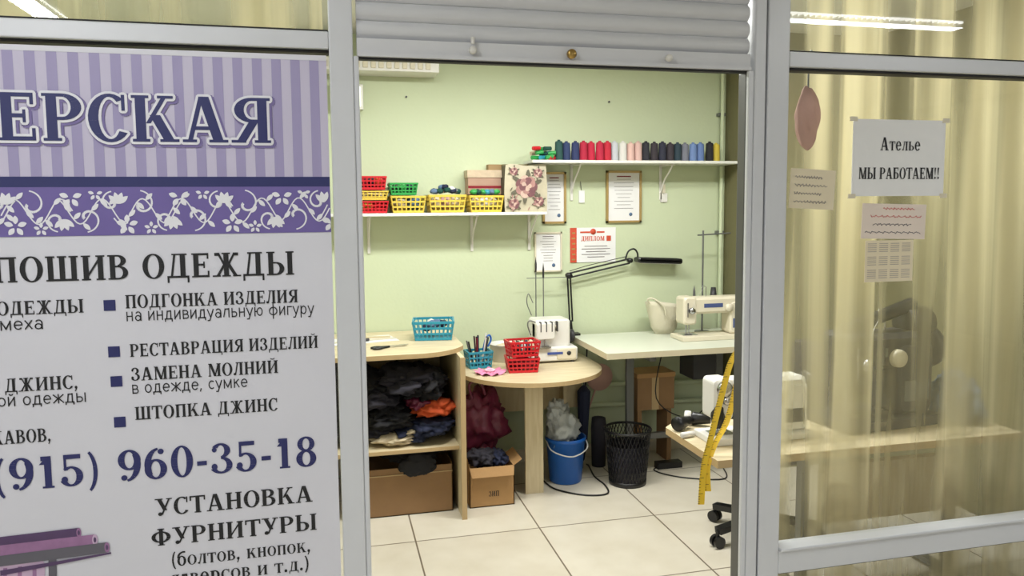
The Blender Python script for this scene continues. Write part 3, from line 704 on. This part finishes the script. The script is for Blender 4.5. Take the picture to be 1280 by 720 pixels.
def carton(name,x0,x1,y0,y1,h,m,flaps=True,rz=0):
    b=B(name); t=.005
    b.box(x0,x1,y0,y0+t,0.001,h,m); b.box(x0,x1,y1-t,y1,0.001,h,m); b.box(x0,x0+t,y0,y1,0.001,h,m); b.box(x1-t,x1,y0,y1,0.001,h,m); b.box(x0,x1,y0,y1,0.001,.006,m)
    if flaps:
        w=(y1-y0)*.4
        b.add([(x0,y0,h),(x1,y0,h),(x1-.01,y0-w*.35,h-w*.5),(x0+.01,y0-w*.35,h-w*.5)],[(0,1,2,3)],m)
        b.add([(x0,y0,h),(x0,y1,h),(x0-w*.1,y1,h+w*.6),(x0-w*.1,y0,h+w*.6)],[(0,1,2,3)],m)
        b.add([(x1,y0,h),(x1,y1,h),(x1+w*.5,y1,h+w*.35),(x1+w*.5,y0,h+w*.35)],[(0,1,2,3)],m)
    return b
b=carton('cardboard_box',.14,.645,1.80,2.2,.27,CARD2,False); b.box(.14,.645,1.795,1.80,.23,.235,EDGE); b.done()
b=B('draped_black_garment'); b.blob((.42,1.95,.315),(.17,.14,.04),BLKC,12,.45,2.6,flat=.04); b.blob((.45,1.775,.285),(.1,.015,.06),BLKC,14,.3,2.6); b.done()
b=carton('cardboard_box',.74,1.0,1.80,2.03,.23,CARD); serif(b,'ЗИП',.85,.91,.06,.03,1.7985,INK); b.done()
b=B('burgundy_shopping_bag'); b.blob((.88,2.17,.4),(.145,.11,.19),BURG,5,.42,2.4); b.blob((.88,2.19,.15),(.12,.1,.149),BURG,15,.1,2.3)
b.path([(.82,2.12,.55),(.80,2.1,.64),(.86,2.1,.66),(.9,2.12,.57)],.008,BURG); b.done()
b=B('dark_fabric_scraps'); b.blob((.84,1.92,.25),(.085,.08,.05),BLKC2,6,.5,2.8); b.blob((.93,1.92,.24),(.055,.08,.045),NAVY,7,.5,2.8); b.done()

# counter items
b=B('turquoise_basket'); b.M=T(.6,2.17,.921,-8); basket(b,.24,.2,.11,TURQ,9)
for i in range(8): b.blob((random.uniform(-.07,.07),random.uniform(-.05,.05),.06+random.uniform(0,.03)),(.03,.03,.025),(BLUEC,WHITE,NAVY,TURQ)[i%4],i,.3,3,res=1)
for s_ in (-1,1): b.path([(s_*.115,-.03,.108),(s_*.1,-.01,.122),(s_*.1,.02,.122),(s_*.115,.04,.108)],.004,TURQ)
b.done()
b=B('fabric_scissors'); b.M=T(.33,1.93,.927,20)
b.beam((-.01,0,0),(.1,.012,0),.014,.003,CHROME); b.beam((-.01,0,.003),(.1,-.006,.003),.012,.003,CHROME)
for s_ in (-1,1): b.path([(-.01,0,0),(-.05,.012*s_,0),(-.08,.03*s_,0),(-.11,.02*s_,0),(-.1,.004*s_,0),(-.06,.004*s_,0),(-.02,0,0)],.006,BLACK)
b.done()
b=B('pattern_drafting_paper'); b.M=T(.16,2.2,.9205,12); b.box(-.3,.22,-.1,.12,0,.0015,PAPER); b.beam((-.3,-.02,.004),(.22,-.02,.004),.03,.003,CREAM)
b.beam((-.05,.08,.006),(.2,.02,.006),.03,.008,WOOD); b.rod((.0,-.06,.012),(.05,-.05,.012),.009,DARK); b.done()

# ------------------------------------------------------------------ round end table
b=B('round_end_table')
top=arc(1.18,2.13,.44,-180,0,30)+[(1.62,2.49),(.745,2.49)]
b.prism(top,.695,.72,WOOD,EDGE)
b.box(1.1,1.21,1.93,1.952,0,.695,WOODV); b.box(1.195,1.215,1.952,2.15,0,.695,WOODV)
b.box(.75,1.6,2.38,2.40,.38,.695,WOODV); b.box(1.45,1.47,2.3,2.4,0,.695,WOODV)
b.done(bevel=.0015)
b=B('pen_basket'); b.M=T(.88,2.22,.721,5); basket(b,.15,.12,.1,TURQ,6)
for i in range(12):
    a=random.uniform(-.05,.05); c=random.uniform(-.04,.04); b.rod((a*.6,c*.6,.01),(a*1.3,c*1.4,.15+random.uniform(0,.06)),.005,(BLACK,STEEL,NAVY,REDD,WHITE,DARK)[i%6],8)
b.path([(.03,0,.1),(.05,0,.17),(.075,.01,.19),(.085,.01,.16),(.06,0,.12)],.006,BLUE)
b.done()
b=B('white_storage_tub'); b.lathe(1.08,2.36,[(0,0),(.075,0),(.1,.11),(.104,.112),(.1,.114),(.092,.108),(.07,.01),(0,.01)],WHITE,28,z=.7205); b.blob((1.08,2.36,.8),(.07,.07,.03),BEIG,4,.3,2); b.done()
b=B('pink_crocheted_doily'); b.M=T(.91,2.02,.7212)
n_=72
vs=[(0,0,.012)]
for r_ in (.03,.06,.09):
    for i in range(n_):
        a=2*math.pi*i/n_; rr=r_*(1+.12*math.cos(9*a)*(r_/.09)); vs.append((rr*math.cos(a),rr*math.sin(a),.01+.009*math.sin(9*a+1)*(r_/.09)))
fs=[(0,1+i,1+(i+1)%n_) for i in range(n_)]+[(1+j*n_+i,1+(j+1)*n_+i,1+(j+1)*n_+(i+1)%n_,1+j*n_+(i+1)%n_) for j in range(2) for i in range(n_)]
b.add(vs,fs,PINK,True); b.lathe(0,0,[(.028,.012),(.034,.02),(.028,.024),(.024,.016)],mat('light_pink_lace',(240,190,210),.7),24); b.done()
mkb(1.11,2.04,.72,.19,.15,.085,RED,-6,(REDD,)); mkb(1.112,2.04,.813,.18,.14,.09,RED,4,(RED,DARK,WHITE,NAVY,BEIG))

# overlock machine
b=B('overlock_sewing_machine'); b.M=T(1.215,2.2,.72)
b.rbox(0,.3,0,.2,.012,.10,WHITE,.015); b.rbox(.03,.26,.03,.2,.09,.27,WHITE,.02); b.rbox(.03,.15,-.005,.1,.15,.255,WHITE,.012)
b.rbox(0.16,.29,-.004,.02,.02,.09,CREAM,.01); b.box(.03,.12,-.02,.04,.1,.108,CHROME); b.rod((.085,.01,.1),(.085,.01,.16),.004,CHROME); b.beam((.07,.0,.112),(.11,.0,.112),.02,.005,CHROME)
for i in range(4): b.box(.055+i*.036,.061+i*.036,-.007,.03,.2,.262,DARK); b.lathe(.058+i*.036,.028,[(0,-.01),(.011,-.01),(.011,.004)],CREAM,14,z=.225,axis='Y')
b.lathe(.28,.12,[(0,.03),(.035,.03),(.04,.025),(.04,.005),(.03,0)],DARK,24,z=.15,axis='X'); b.box(.1,.2,-.006,-.003,.055,.07,mat('blue_logo',(60,80,150),.5)); b.lathe(.24,-.006,[(0,0),(.014,0),(.014,.004)],DARK,16,z=.06,axis='Y')
b.rod((.08,.19,.25),(.08,.19,.62),.0035,STEEL); b.rod((.13,.19,.25),(.13,.19,.60),.0035,STEEL); b.beam((.02,.19,.52),(.28,.19,.52),.008,.004,STEEL)
b.lathe(.08,.19,[(0,0),(.006,0),(.007,.05),(0,.1)],DARK,10,z=.56); b.lathe(.13,.19,[(0,0),(.006,0),(.007,.05),(0,.1)],DARK,10,z=.52)
b.path([(.05,.19,.28),(.02,.19,.36),(.03,.19,.42),(.06,.19,.36)],.003,STEEL); b.path([(.0,.02,.18),(-.02,.02,.24),(-.01,.02,.27),(.03,.02,.26)],.004,STEEL)
for x in (.03,.27):
    for y in (.02,.18): b.rod((x,y,0),(x,y,.014),.012,DARK)
b.done()
b=B('articulated_desk_lamp'); y=2.43
b.box(1.55,1.6,y-.03,y+.03,.805,.814,BLACK); b.box(1.52,1.60,y-.03,y+.03,.851,.865,BLACK); b.box(1.525,1.54,y-.025,y+.025,.805,.865,BLACK); b.rod((1.55,y,.865),(1.54,y,.95),.01,BLACK)
for d in (-.014,.014): b.rod((1.545+d,y+d,.94),(1.53+d,y+d,1.24),.006,BLACK,8)
b.lathe(1.53,y-.02,[(0,0),(.02,0),(.02,.04),(0,.04)],BLACK,16,z=1.245,axis='Y')
for d in (-.013,.016): b.rod((1.535,y,1.245+d),(1.955,y,1.33+d),.006,BLACK,8)
b.path([(1.535,y,1.275),(1.67,y,1.31),(1.925,y,1.36)],.0025,BLACK)
b.lathe(1.955,y-.02,[(0,0),(.016,0),(.016,.04),(0,.04)],BLACK,16,z=1.335,axis='Y')
b.path([(1.925,y,1.345),(1.945,y,1.395),(1.985,y,1.41),(2.01,y,1.38),(2.01,y,1.335)],.006,BLACK)
b.M=T(2.16,y,1.33,ry=3); b.rbox(-.16,.16,-.045,.045,-.018,.018,BLACK,.015); b.box(-.14,.14,-.035,.035,-.021,-.017,WHITE)
b.done()

# ------------------------------------------------------------------ industrial sewing table
b=B('industrial_sewing_table')
b.prism([(1.545,1.76),(2.66,1.76),(2.66,2.44),(1.545,2.44)],.815,.85,TABW,mat('pale_table_edge',(196,186,158),.5))
for x in (1.87,2.5):
    b.box(x-.025,x+.025,2.2,2.23,.06,.815,STEEL); b.beam((x,2.1,.05),(x,2.4,.05),.05,.04,STEEL); b.beam((x,1.85,.79),(x,2.4,.79),.04,.04,STEEL)
    for yy in (2.12,2.38): b.rod((x,yy,0),(x,yy,.04),.02,BLACK)
b.beam((1.87,2.215,.2),(2.5,2.215,.2),.03,.04,STEEL); b.box(2.26,2.42,2.1,2.3,.58,.8,DARK)
b.done(bevel=.003)
b=B('cardboard_crate'); b.box(1.94,2.2,2.25,2.44,.36,.6,CARD2); b.box(1.935,2.205,2.245,2.445,.575,.605,CARD); b.box(1.95,1.98,2.27,2.44,0,.36,CARD2); b.box(2.16,2.19,2.27,2.44,0,.36,CARD2); b.box(2.04,2.09,2.248,2.25,.36,.6,EDGE); b.done(bevel=.002)
def machine(name,M,body,L=.48,trim=GOLD):
    b=B(name); b.M=M
    b.rbox(0,L,-.09,.09,0.0005,.03,body,.006); b.rbox(L-.14,L-.01,-.06,.06,.03,.24,body,.02); b.rbox(.05,L-.01,-.055,.055,.165,.27,body,.03,5); b.rbox(.02,.11,-.06,.06,.1,.275,body,.02,4)
    b.rod((.065,0,.03),(.065,0,.12),.005,CHROME); b.rod((.085,0,.04),(.085,0,.12),.004,CHROME); b.beam((.05,-.01,.038),(.1,-.01,.038),.02,.006,CHROME); b.box(.03,.13,-.04,.04,.03,.033,CHROME)
    b.lathe(L,0,[(0,.045),(.03,.045),(.05,.035),(.062,.03),(.065,.015),(.06,.005),(.03,0)],DARK,28,z=.215,axis='X'); b.rod((L-.02,0,.215),(L+.01,0,.215),.03,STEEL)
    b.lathe(.07,-.075,[(0,-.01),(.018,-.01),(.02,0),(.012,.005),(.02,.01),(.02,.018)],CHROME,18,z=.19,axis='Y'); b.lathe(L-.15,-.075,[(0,0),(.024,0),(.026,.008),(.026,.018)],CREAM,20,z=.2,axis='Y')
    b.box(.16,L-.19,-.0565,-.054,.205,.23,trim); b.box(L-.12,L-.03,-.062,-.058,.07,.13,trim)
    b.rod((.045,-.065,.15),(.045,-.065,.24),.004,CHROME); b.rod((.2,0,.27),(.2,0,.33),.003,CHROME); b.path([(.2,0,.33),(.18,0,.335),(.17,0,.32)],.002,CHROME)
    b.path([(.2,0,.33),(.12,-.04,.28),(.07,-.08,.2)],.0008,WHITE,5)
    return b
machine('sewing_machine',T(2.13,2.08,.85),CREAM,trim=mat('blue_machine_label',(70,84,130),.5)).done()
b=B('thread_cone_stand'); b.rod((2.42,2.3,.851),(2.42,2.3,1.53),.006,STEEL); b.rod((2.38,2.3,1.5),(2.62,2.3,1.51),.005,STEEL); b.rod((2.32,2.3,1.02),(2.56,2.3,1.02),.006,STEEL)
b.lathe(2.42,2.3,[(0,0),(.05,0),(.05,.008),(.008,.012)],STEEL,20,z=.851)
for x in (2.36,2.5): b.lathe(x,2.3,[(0,0),(.045,0),(.045,.006),(.01,.01),(.006,.1)],STEEL,18,z=1.02); 
b.lathe(2.5,2.3,[(.0,0),(.03,0),(.016,.12),(0,.12)],DARK,18,z=1.03); b.lathe(2.36,2.3,[(0,0),(.012,0),(.008,.1),(0,.14)],STEEL,14,z=1.03)
b.done()
b=B('cream_cloth_bag'); b.M=T(2.16,2.33,.851)
vs=[];fs=[];K=28
for j,(r,h) in enumerate(((.02,0),(.06,0),(.085,.04),(.098,.1),(.112,.17),(.12,.2),(.11,.195),(.08,.13),(.02,.1))):
    for i in range(K):
        a=2*math.pi*i/K; w=1+.06*math.sin(5*a+j*.4)*(h/.2); vs.append((r*1.05*w*math.cos(a)-.04*h,r*.62*w*math.sin(a),h*(1+.12*math.cos(a+2.5))))
fs=[(j*K+i,j*K+(i+1)%K,(j+1)*K+(i+1)%K,(j+1)*K+i) for j in range(8) for i in range(K)]
b.add(vs,fs,CREAMB,True); b.blob((0,0,.14),(.075,.045,.04),WHITE,9,.3,2.2); b.path([(-.11,-.03,.2),(-.135,-.04,.235),(-.1,-.055,.24),(-.04,-.08,.19),(-.02,-.075,.13)],.006,CREAMB); b.done()

# ------------------------------------------------------------------ under-table items
b=B('blue_bucket'); b.lathe(1.4,2.1,[(0,0.001),(.095,.001),(.1,.01),(.12,.26),(.128,.262),(.128,.28),(.12,.283),(.115,.275),(.095,.02),(0,.02)],BLUE,32)
b.path([(1.275,2.1,.265),(1.29,2.01,.22),(1.4,1.965,.19),(1.51,2.01,.22),(1.525,2.1,.265)],.004,WHITE)
b.blob((1.38,2.1,.33),(.1,.1,.13),BAGW,3,.45,2.6,flat=.1); b.blob((1.34,2.08,.43),(.06,.05,.09),BAGW,5,.5,2.8); b.done()
b=B('mesh_waste_bin'); r0,r1,h=.11,.14,.33; by=1.96; bxx=1.755
for s_ in (-1,1):
    for i in range(36):
        a=2*math.pi*i/36; pts=[]
        for k in range(5):
            t=k/4; rr=r0+(r1-r0)*t; aa=a+s_*t*.9; pts.append((bxx+rr*math.cos(aa),by+rr*math.sin(aa),.01+h*t))
        for p,q in zip(pts,pts[1:]): b.beam(p,q,.006,.003,BLACK)
b.lathe(bxx,by,[(r1+.002,0),(r1+.008,.008),(r1+.002,.016),(r1-.004,.008),(r1+.002,0)],BLACK,36,z=h)
b.lathe(bxx,by,[(0,.001),(r0+.003,.001),(r0+.006,.03),(r0,.03),(0,.006)],BLACK,36)
b.lathe(bxx,by,[(r0-.004,.02),(r0+.016,.25),(r0+.012,.25)],BLKC2,36)
b.done()
b=B('folded_umbrella'); b.M=T(1.57,2.27,.0,ry=3,rx=-6); b.lathe(0,0,[(0,.04),(.012,.06),(.03,.2),(.042,.42),(.045,.5),(.02,.53),(.008,.54)],NAVY,10,smooth=False); b.rod((0,0,.002),(0,0,.62),.005,STEEL); b.path([(0,0,.6),(0,0,.66),(.02,0,.68),(.04,0,.66)],.008,BLACK); b.done()
b=B('rolled_dark_fabric'); b.lathe(1.69,2.3,[(0,0.001),(.045,.001),(.05,.25),(.045,.32),(0,.33)],BLKC2,18); b.done()
b=B('pink_hand_fan'); b.M=T(1.74,2.42,.56,ry=20); b.lathe(0,0,[(0,-.003),(.09,-.003),(.092,0),(.09,.003),(0,.003)],PINKL,28,axis='Y'); b.rod((0,0,-.09),(0,0,-.24),.006,PINKL); b.done()
b=B('power_cable'); b.path([(1.26,2.1,.006),(1.29,1.95,.006),(1.42,1.82,.006),(1.56,1.8,.006),(1.6,1.93,.006),(1.59,2.1,.006),(1.62,2.3,.006),(1.62,2.43,.006),(1.64,2.44,.3),(1.66,2.44,.78)],.005,BLACK)
b.path([(2.1,2.2,.8),(2.05,2.2,.45),(2.28,2.22,.3),(2.45,2.25,.4),(2.55,2.3,.8)],.004,BLACK); b.path([(2.2,2.2,.006),(2.0,2.12,.006),(2.1,1.95,.006),(2.35,1.85,.006),(2.45,2.05,.006)],.004,BLACK)
b.box(2.03,2.2,2.12,2.18,0.001,.04,BLACK); b.done()

# ------------------------------------------------------------------ near sewing table (behind glass)
b=B('front_sewing_table')
b.prism([(1.41,.22),(2.82,.22),(2.82,.72),(1.45,.72),(1.41,.68)],.705,.735,WOOD,EDGE)
b.box(1.62,1.66,.26,.3,0,.705,STEEL)
for x in (1.95,2.7):
    b.box(x-.02,x+.02,.45,.49,.04,.705,STEEL); b.beam((x,.26,.03),(x,.68,.03),.04,.03,STEEL); 
b.beam((1.64,.47,.2),(2.7,.47,.2),.03,.03,STEEL); b.box(2.0,2.65,.4,.44,.35,.6,WOODV)
b.done(bevel=.002)
b=machine('sewing_machine',T(1.475,.46,.735,s=.95),WHITE,trim=DARK); b.blob((.03,-.07,.12),(.03,.02,.05),BLACK,2,.2,2); b.lathe(.06,-.075,[(0,-.012),(.03,-.012),(.034,0),(.034,.012)],CHROME,20,z=.24,axis='Y')
b.done()
b=machine('sewing_machine',T(2.08,.5,.735,rz=5,s=1.5),DARK,L=.34,trim=STEEL); b.rod((.06,0,.28),(.3,0,.345),.02,BLACK); b.lathe(.32,0,[(0,-.05),(.045,-.05),(.045,.03),(0,.03)],BLACK,22,z=.29,axis='X'); b.done()
b=B('blue_grey_fabric_heap'); b.blob((2.72,.48,.82),(.09,.13,.12),BLUEC,4,.4,2,flat=.084); b.done()
b=B('black_thread_cones'); 
b.M=T(1.47,.63,.768,rz=30,ry=90); b.lathe(0,0,[(0,-.05),(.03,-.05),(.032,-.045),(.018,.045),(0,.05)],BLACK,20); b.M=T(1.57,.66,.766,rz=-40,ry=90); b.lathe(0,0,[(0,-.04),(.028,-.04),(.03,-.035),(.016,.04),(0,.04)],BLACK,20)
b.M=T(1.52,.69,.736); b.lathe(0,0,[(0,0),(.02,0),(.014,.06),(0,.06)],WHITE,16); b.M=T(1.435,.52,.748,rz=10,ry=90); b.lathe(0,0,[(0,-.03),(.012,-.03),(.012,.03),(0,.03)],WHITE,12); b.done()
def ribbon(b,pts,w,m,wd=(0,1,0),ticks=None):
    P=[Vector(p) for p in pts]; out=[]
    for i in range(len(P)-1):
        p0=P[max(i-1,0)];p1=P[i];p2=P[i+1];p3=P[min(i+2,len(P)-1)]
        for k in range(14):
            t=k/14; out.append(.5*((2*p1)+(p2-p0)*t+(2*p0-5*p1+4*p2-p3)*t*t+(-p0+3*p1-3*p2+p3)*t**3))
    out.append(P[-1]); wv=Vector(wd).normalized()*w/2
    vs=[];fs=[]
    for c in out: vs+=[tuple(c-wv),tuple(c+wv)]
    for i in range(len(out)-1): fs.append((2*i,2*i+1,2*i+3,2*i+2))
    b.add(vs,fs,m,True)
    if ticks:
        for i in range(len(out)-1):
            c=out[i]+Vector((-.001,-.0012,0)); d=(out[i+1]-out[i]).normalized()*.0018; h=wv*(.9 if i%5==0 else .35)
            b.add([tuple(c-wv),tuple(c-wv+h*1.5),tuple(c-wv+h*1.5+d),tuple(c-wv+d)],[(0,1,2,3)],ticks)
b=B('yellow_tape_measure'); ribbon(b,[(1.56,.3,1.17),(1.5,.29,1.1),(1.45,.28,.95),(1.405,.27,.8),(1.38,.27,.7),(1.37,.27,.55)],.024,TAPE,(.9,-.4,.1),INK)
ribbon(b,[(1.56,.32,1.17),(1.535,.31,1.0),(1.49,.3,.86),(1.43,.28,.78),(1.395,.27,.70),(1.398,.27,.6)],.024,TAPE,(.8,-.5,.1),INK)
b.rod((1.56,.31,1.17),(1.62,.44,.99),.004,STEEL); b.done()
b=B('office_chair'); cx_,cy_=2.12,1.05
for k in range(5):
    a=math.radians(190+72*k); ex,ey=cx_+.28*math.cos(a),cy_+.28*math.sin(a)
    b.beam((cx_,cy_,.12),(ex,ey,.085),.045,.03,BLACK); b.rod((ex,ey,.05),(ex,ey,.09),.01,BLACK)
    for d in (-.016,.016):
        px,py=ex-math.sin(a)*d,ey+math.cos(a)*d; b.rod((px-math.sin(a)*.009,py+math.cos(a)*.009,.031),(px+math.sin(a)*.009,py-math.cos(a)*.009,.031),.03,BLACK,18)
b.rod((cx_,cy_,.1),(cx_,cy_,.42),.025,BLACK); b.lathe(cx_+.03,cy_,[(0,0),(.15,0),(.19,.02),(.195,.05),(.17,.075),(0,.085)],BLKC2,28,z=.42)
b.beam((cx_+.15,cy_,.44),(cx_+.27,cy_,.75),.05,.015,BLACK); b.M=T(cx_+.29,cy_,.84,rz=90); b.rbox(-.19,.19,-.025,.025,-.15,.15,BLKC2,.06,5); b.done()

# ------------------------------------------------------------------ lamps
LE=mat('fluorescent_tube_glow',(250,252,255),.5,emit=14)
LE2=mat('fluorescent_panel_glow',(250,253,245),.5,emit=6)
def area(name,loc,sx,sy,e,col,parent):
    l=bpy.data.lights.new(name,'AREA'); l.shape='RECTANGLE'; l.size=sx; l.size_y=sy; l.energy=e; l.color=col
    o=bpy.data.objects.new(name,l); o.location=Vector(loc)-parent.location; bpy.context.collection.objects.link(o); o.parent=parent; return o
def tube_lamp(x0,x1,y0,y1,z,e,col,em,top=None):
    b=B('ceiling_lamp'); b.box(x0-.02,x1+.02,y0-.02,y1+.02,z,top or z+.05,WHITE); b.box(x0,x1,y0,y1,z-.012,z,em)
    alongx=(x1-x0)>(y1-y0); n_=int(max(x1-x0,y1-y0)/.04)
    for i in range(n_+1):
        if alongx: xx=x0+(x1-x0)*i/n_; b.box(xx-.003,xx+.003,y0,y1,z-.03,z-.012,WHITE)
        else: yy=y0+(y1-y0)*i/n_; b.box(x0,x1,yy-.003,yy+.003,z-.03,z-.012,WHITE)
    o=b.done(); area('lamp_light',((x0+x1)/2,(y0+y1)/2,z-.04),x1-x0,y1-y0,e,col,o); return o
COOL=(.94,.97,1); WARM=(1,1,.97)
tube_lamp(2.76,4.0,-1.97,-1.87,2.855,25,COOL,LE,2.999)
tube_lamp(-1.72,-1.58,-3.88,-2.54,2.93,38,COOL,LE,2.999)
tube_lamp(-1.4,-.2,-1.4,-1.26,2.95,14,COOL,LE,2.999)  # added lamp, out of view, to brighten the banner from close by
tube_lamp(-4.2,-2.9,-5.1,-4.96,2.95,48,COOL,LE,2.999)  # added fill lamp, far left and unseen, brightens banner and facade
tube_lamp(1.5,2.8,-5.6,-5.46,2.95,54,COOL,LE,2.999)  # another added, unseen lamp that lights the facade from behind the camera
tube_lamp(.2,1.5,1.1,1.3,2.70,44,WARM,LE2,2.749)
tube_lamp(1.7,2.5,.75,.95,2.70,28,WARM,LE2,2.749)
tube_lamp(-1.8,-.6,1.1,1.3,2.70,20,WARM,LE2,2.749)
w=bpy.data.worlds.new('World'); scene.world=w; w.use_nodes=True
w.node_tree.nodes['Background'].inputs[0].default_value=(.8,.85,.9,1); w.node_tree.nodes['Background'].inputs[1].default_value=.3

# ------------------------------------------------------------------ camera
cd=bpy.data.cameras.new('camera'); cd.lens=27; cd.sensor_width=36; cd.sensor_fit='HORIZONTAL'; cd.shift_y=-.0141; cd.clip_start=.05
co=bpy.data.objects.new('camera',cd); bpy.context.collection.objects.link(co)
Rm=Matrix.Rotation(math.radians(-13.5),4,'Z')@Matrix.Rotation(math.radians(85),4,'X')@Matrix.Rotation(math.radians(-.49),4,'Z')
co.matrix_world=Matrix.Translation((0,-2.35,1.7))@Rm
scene.camera=co
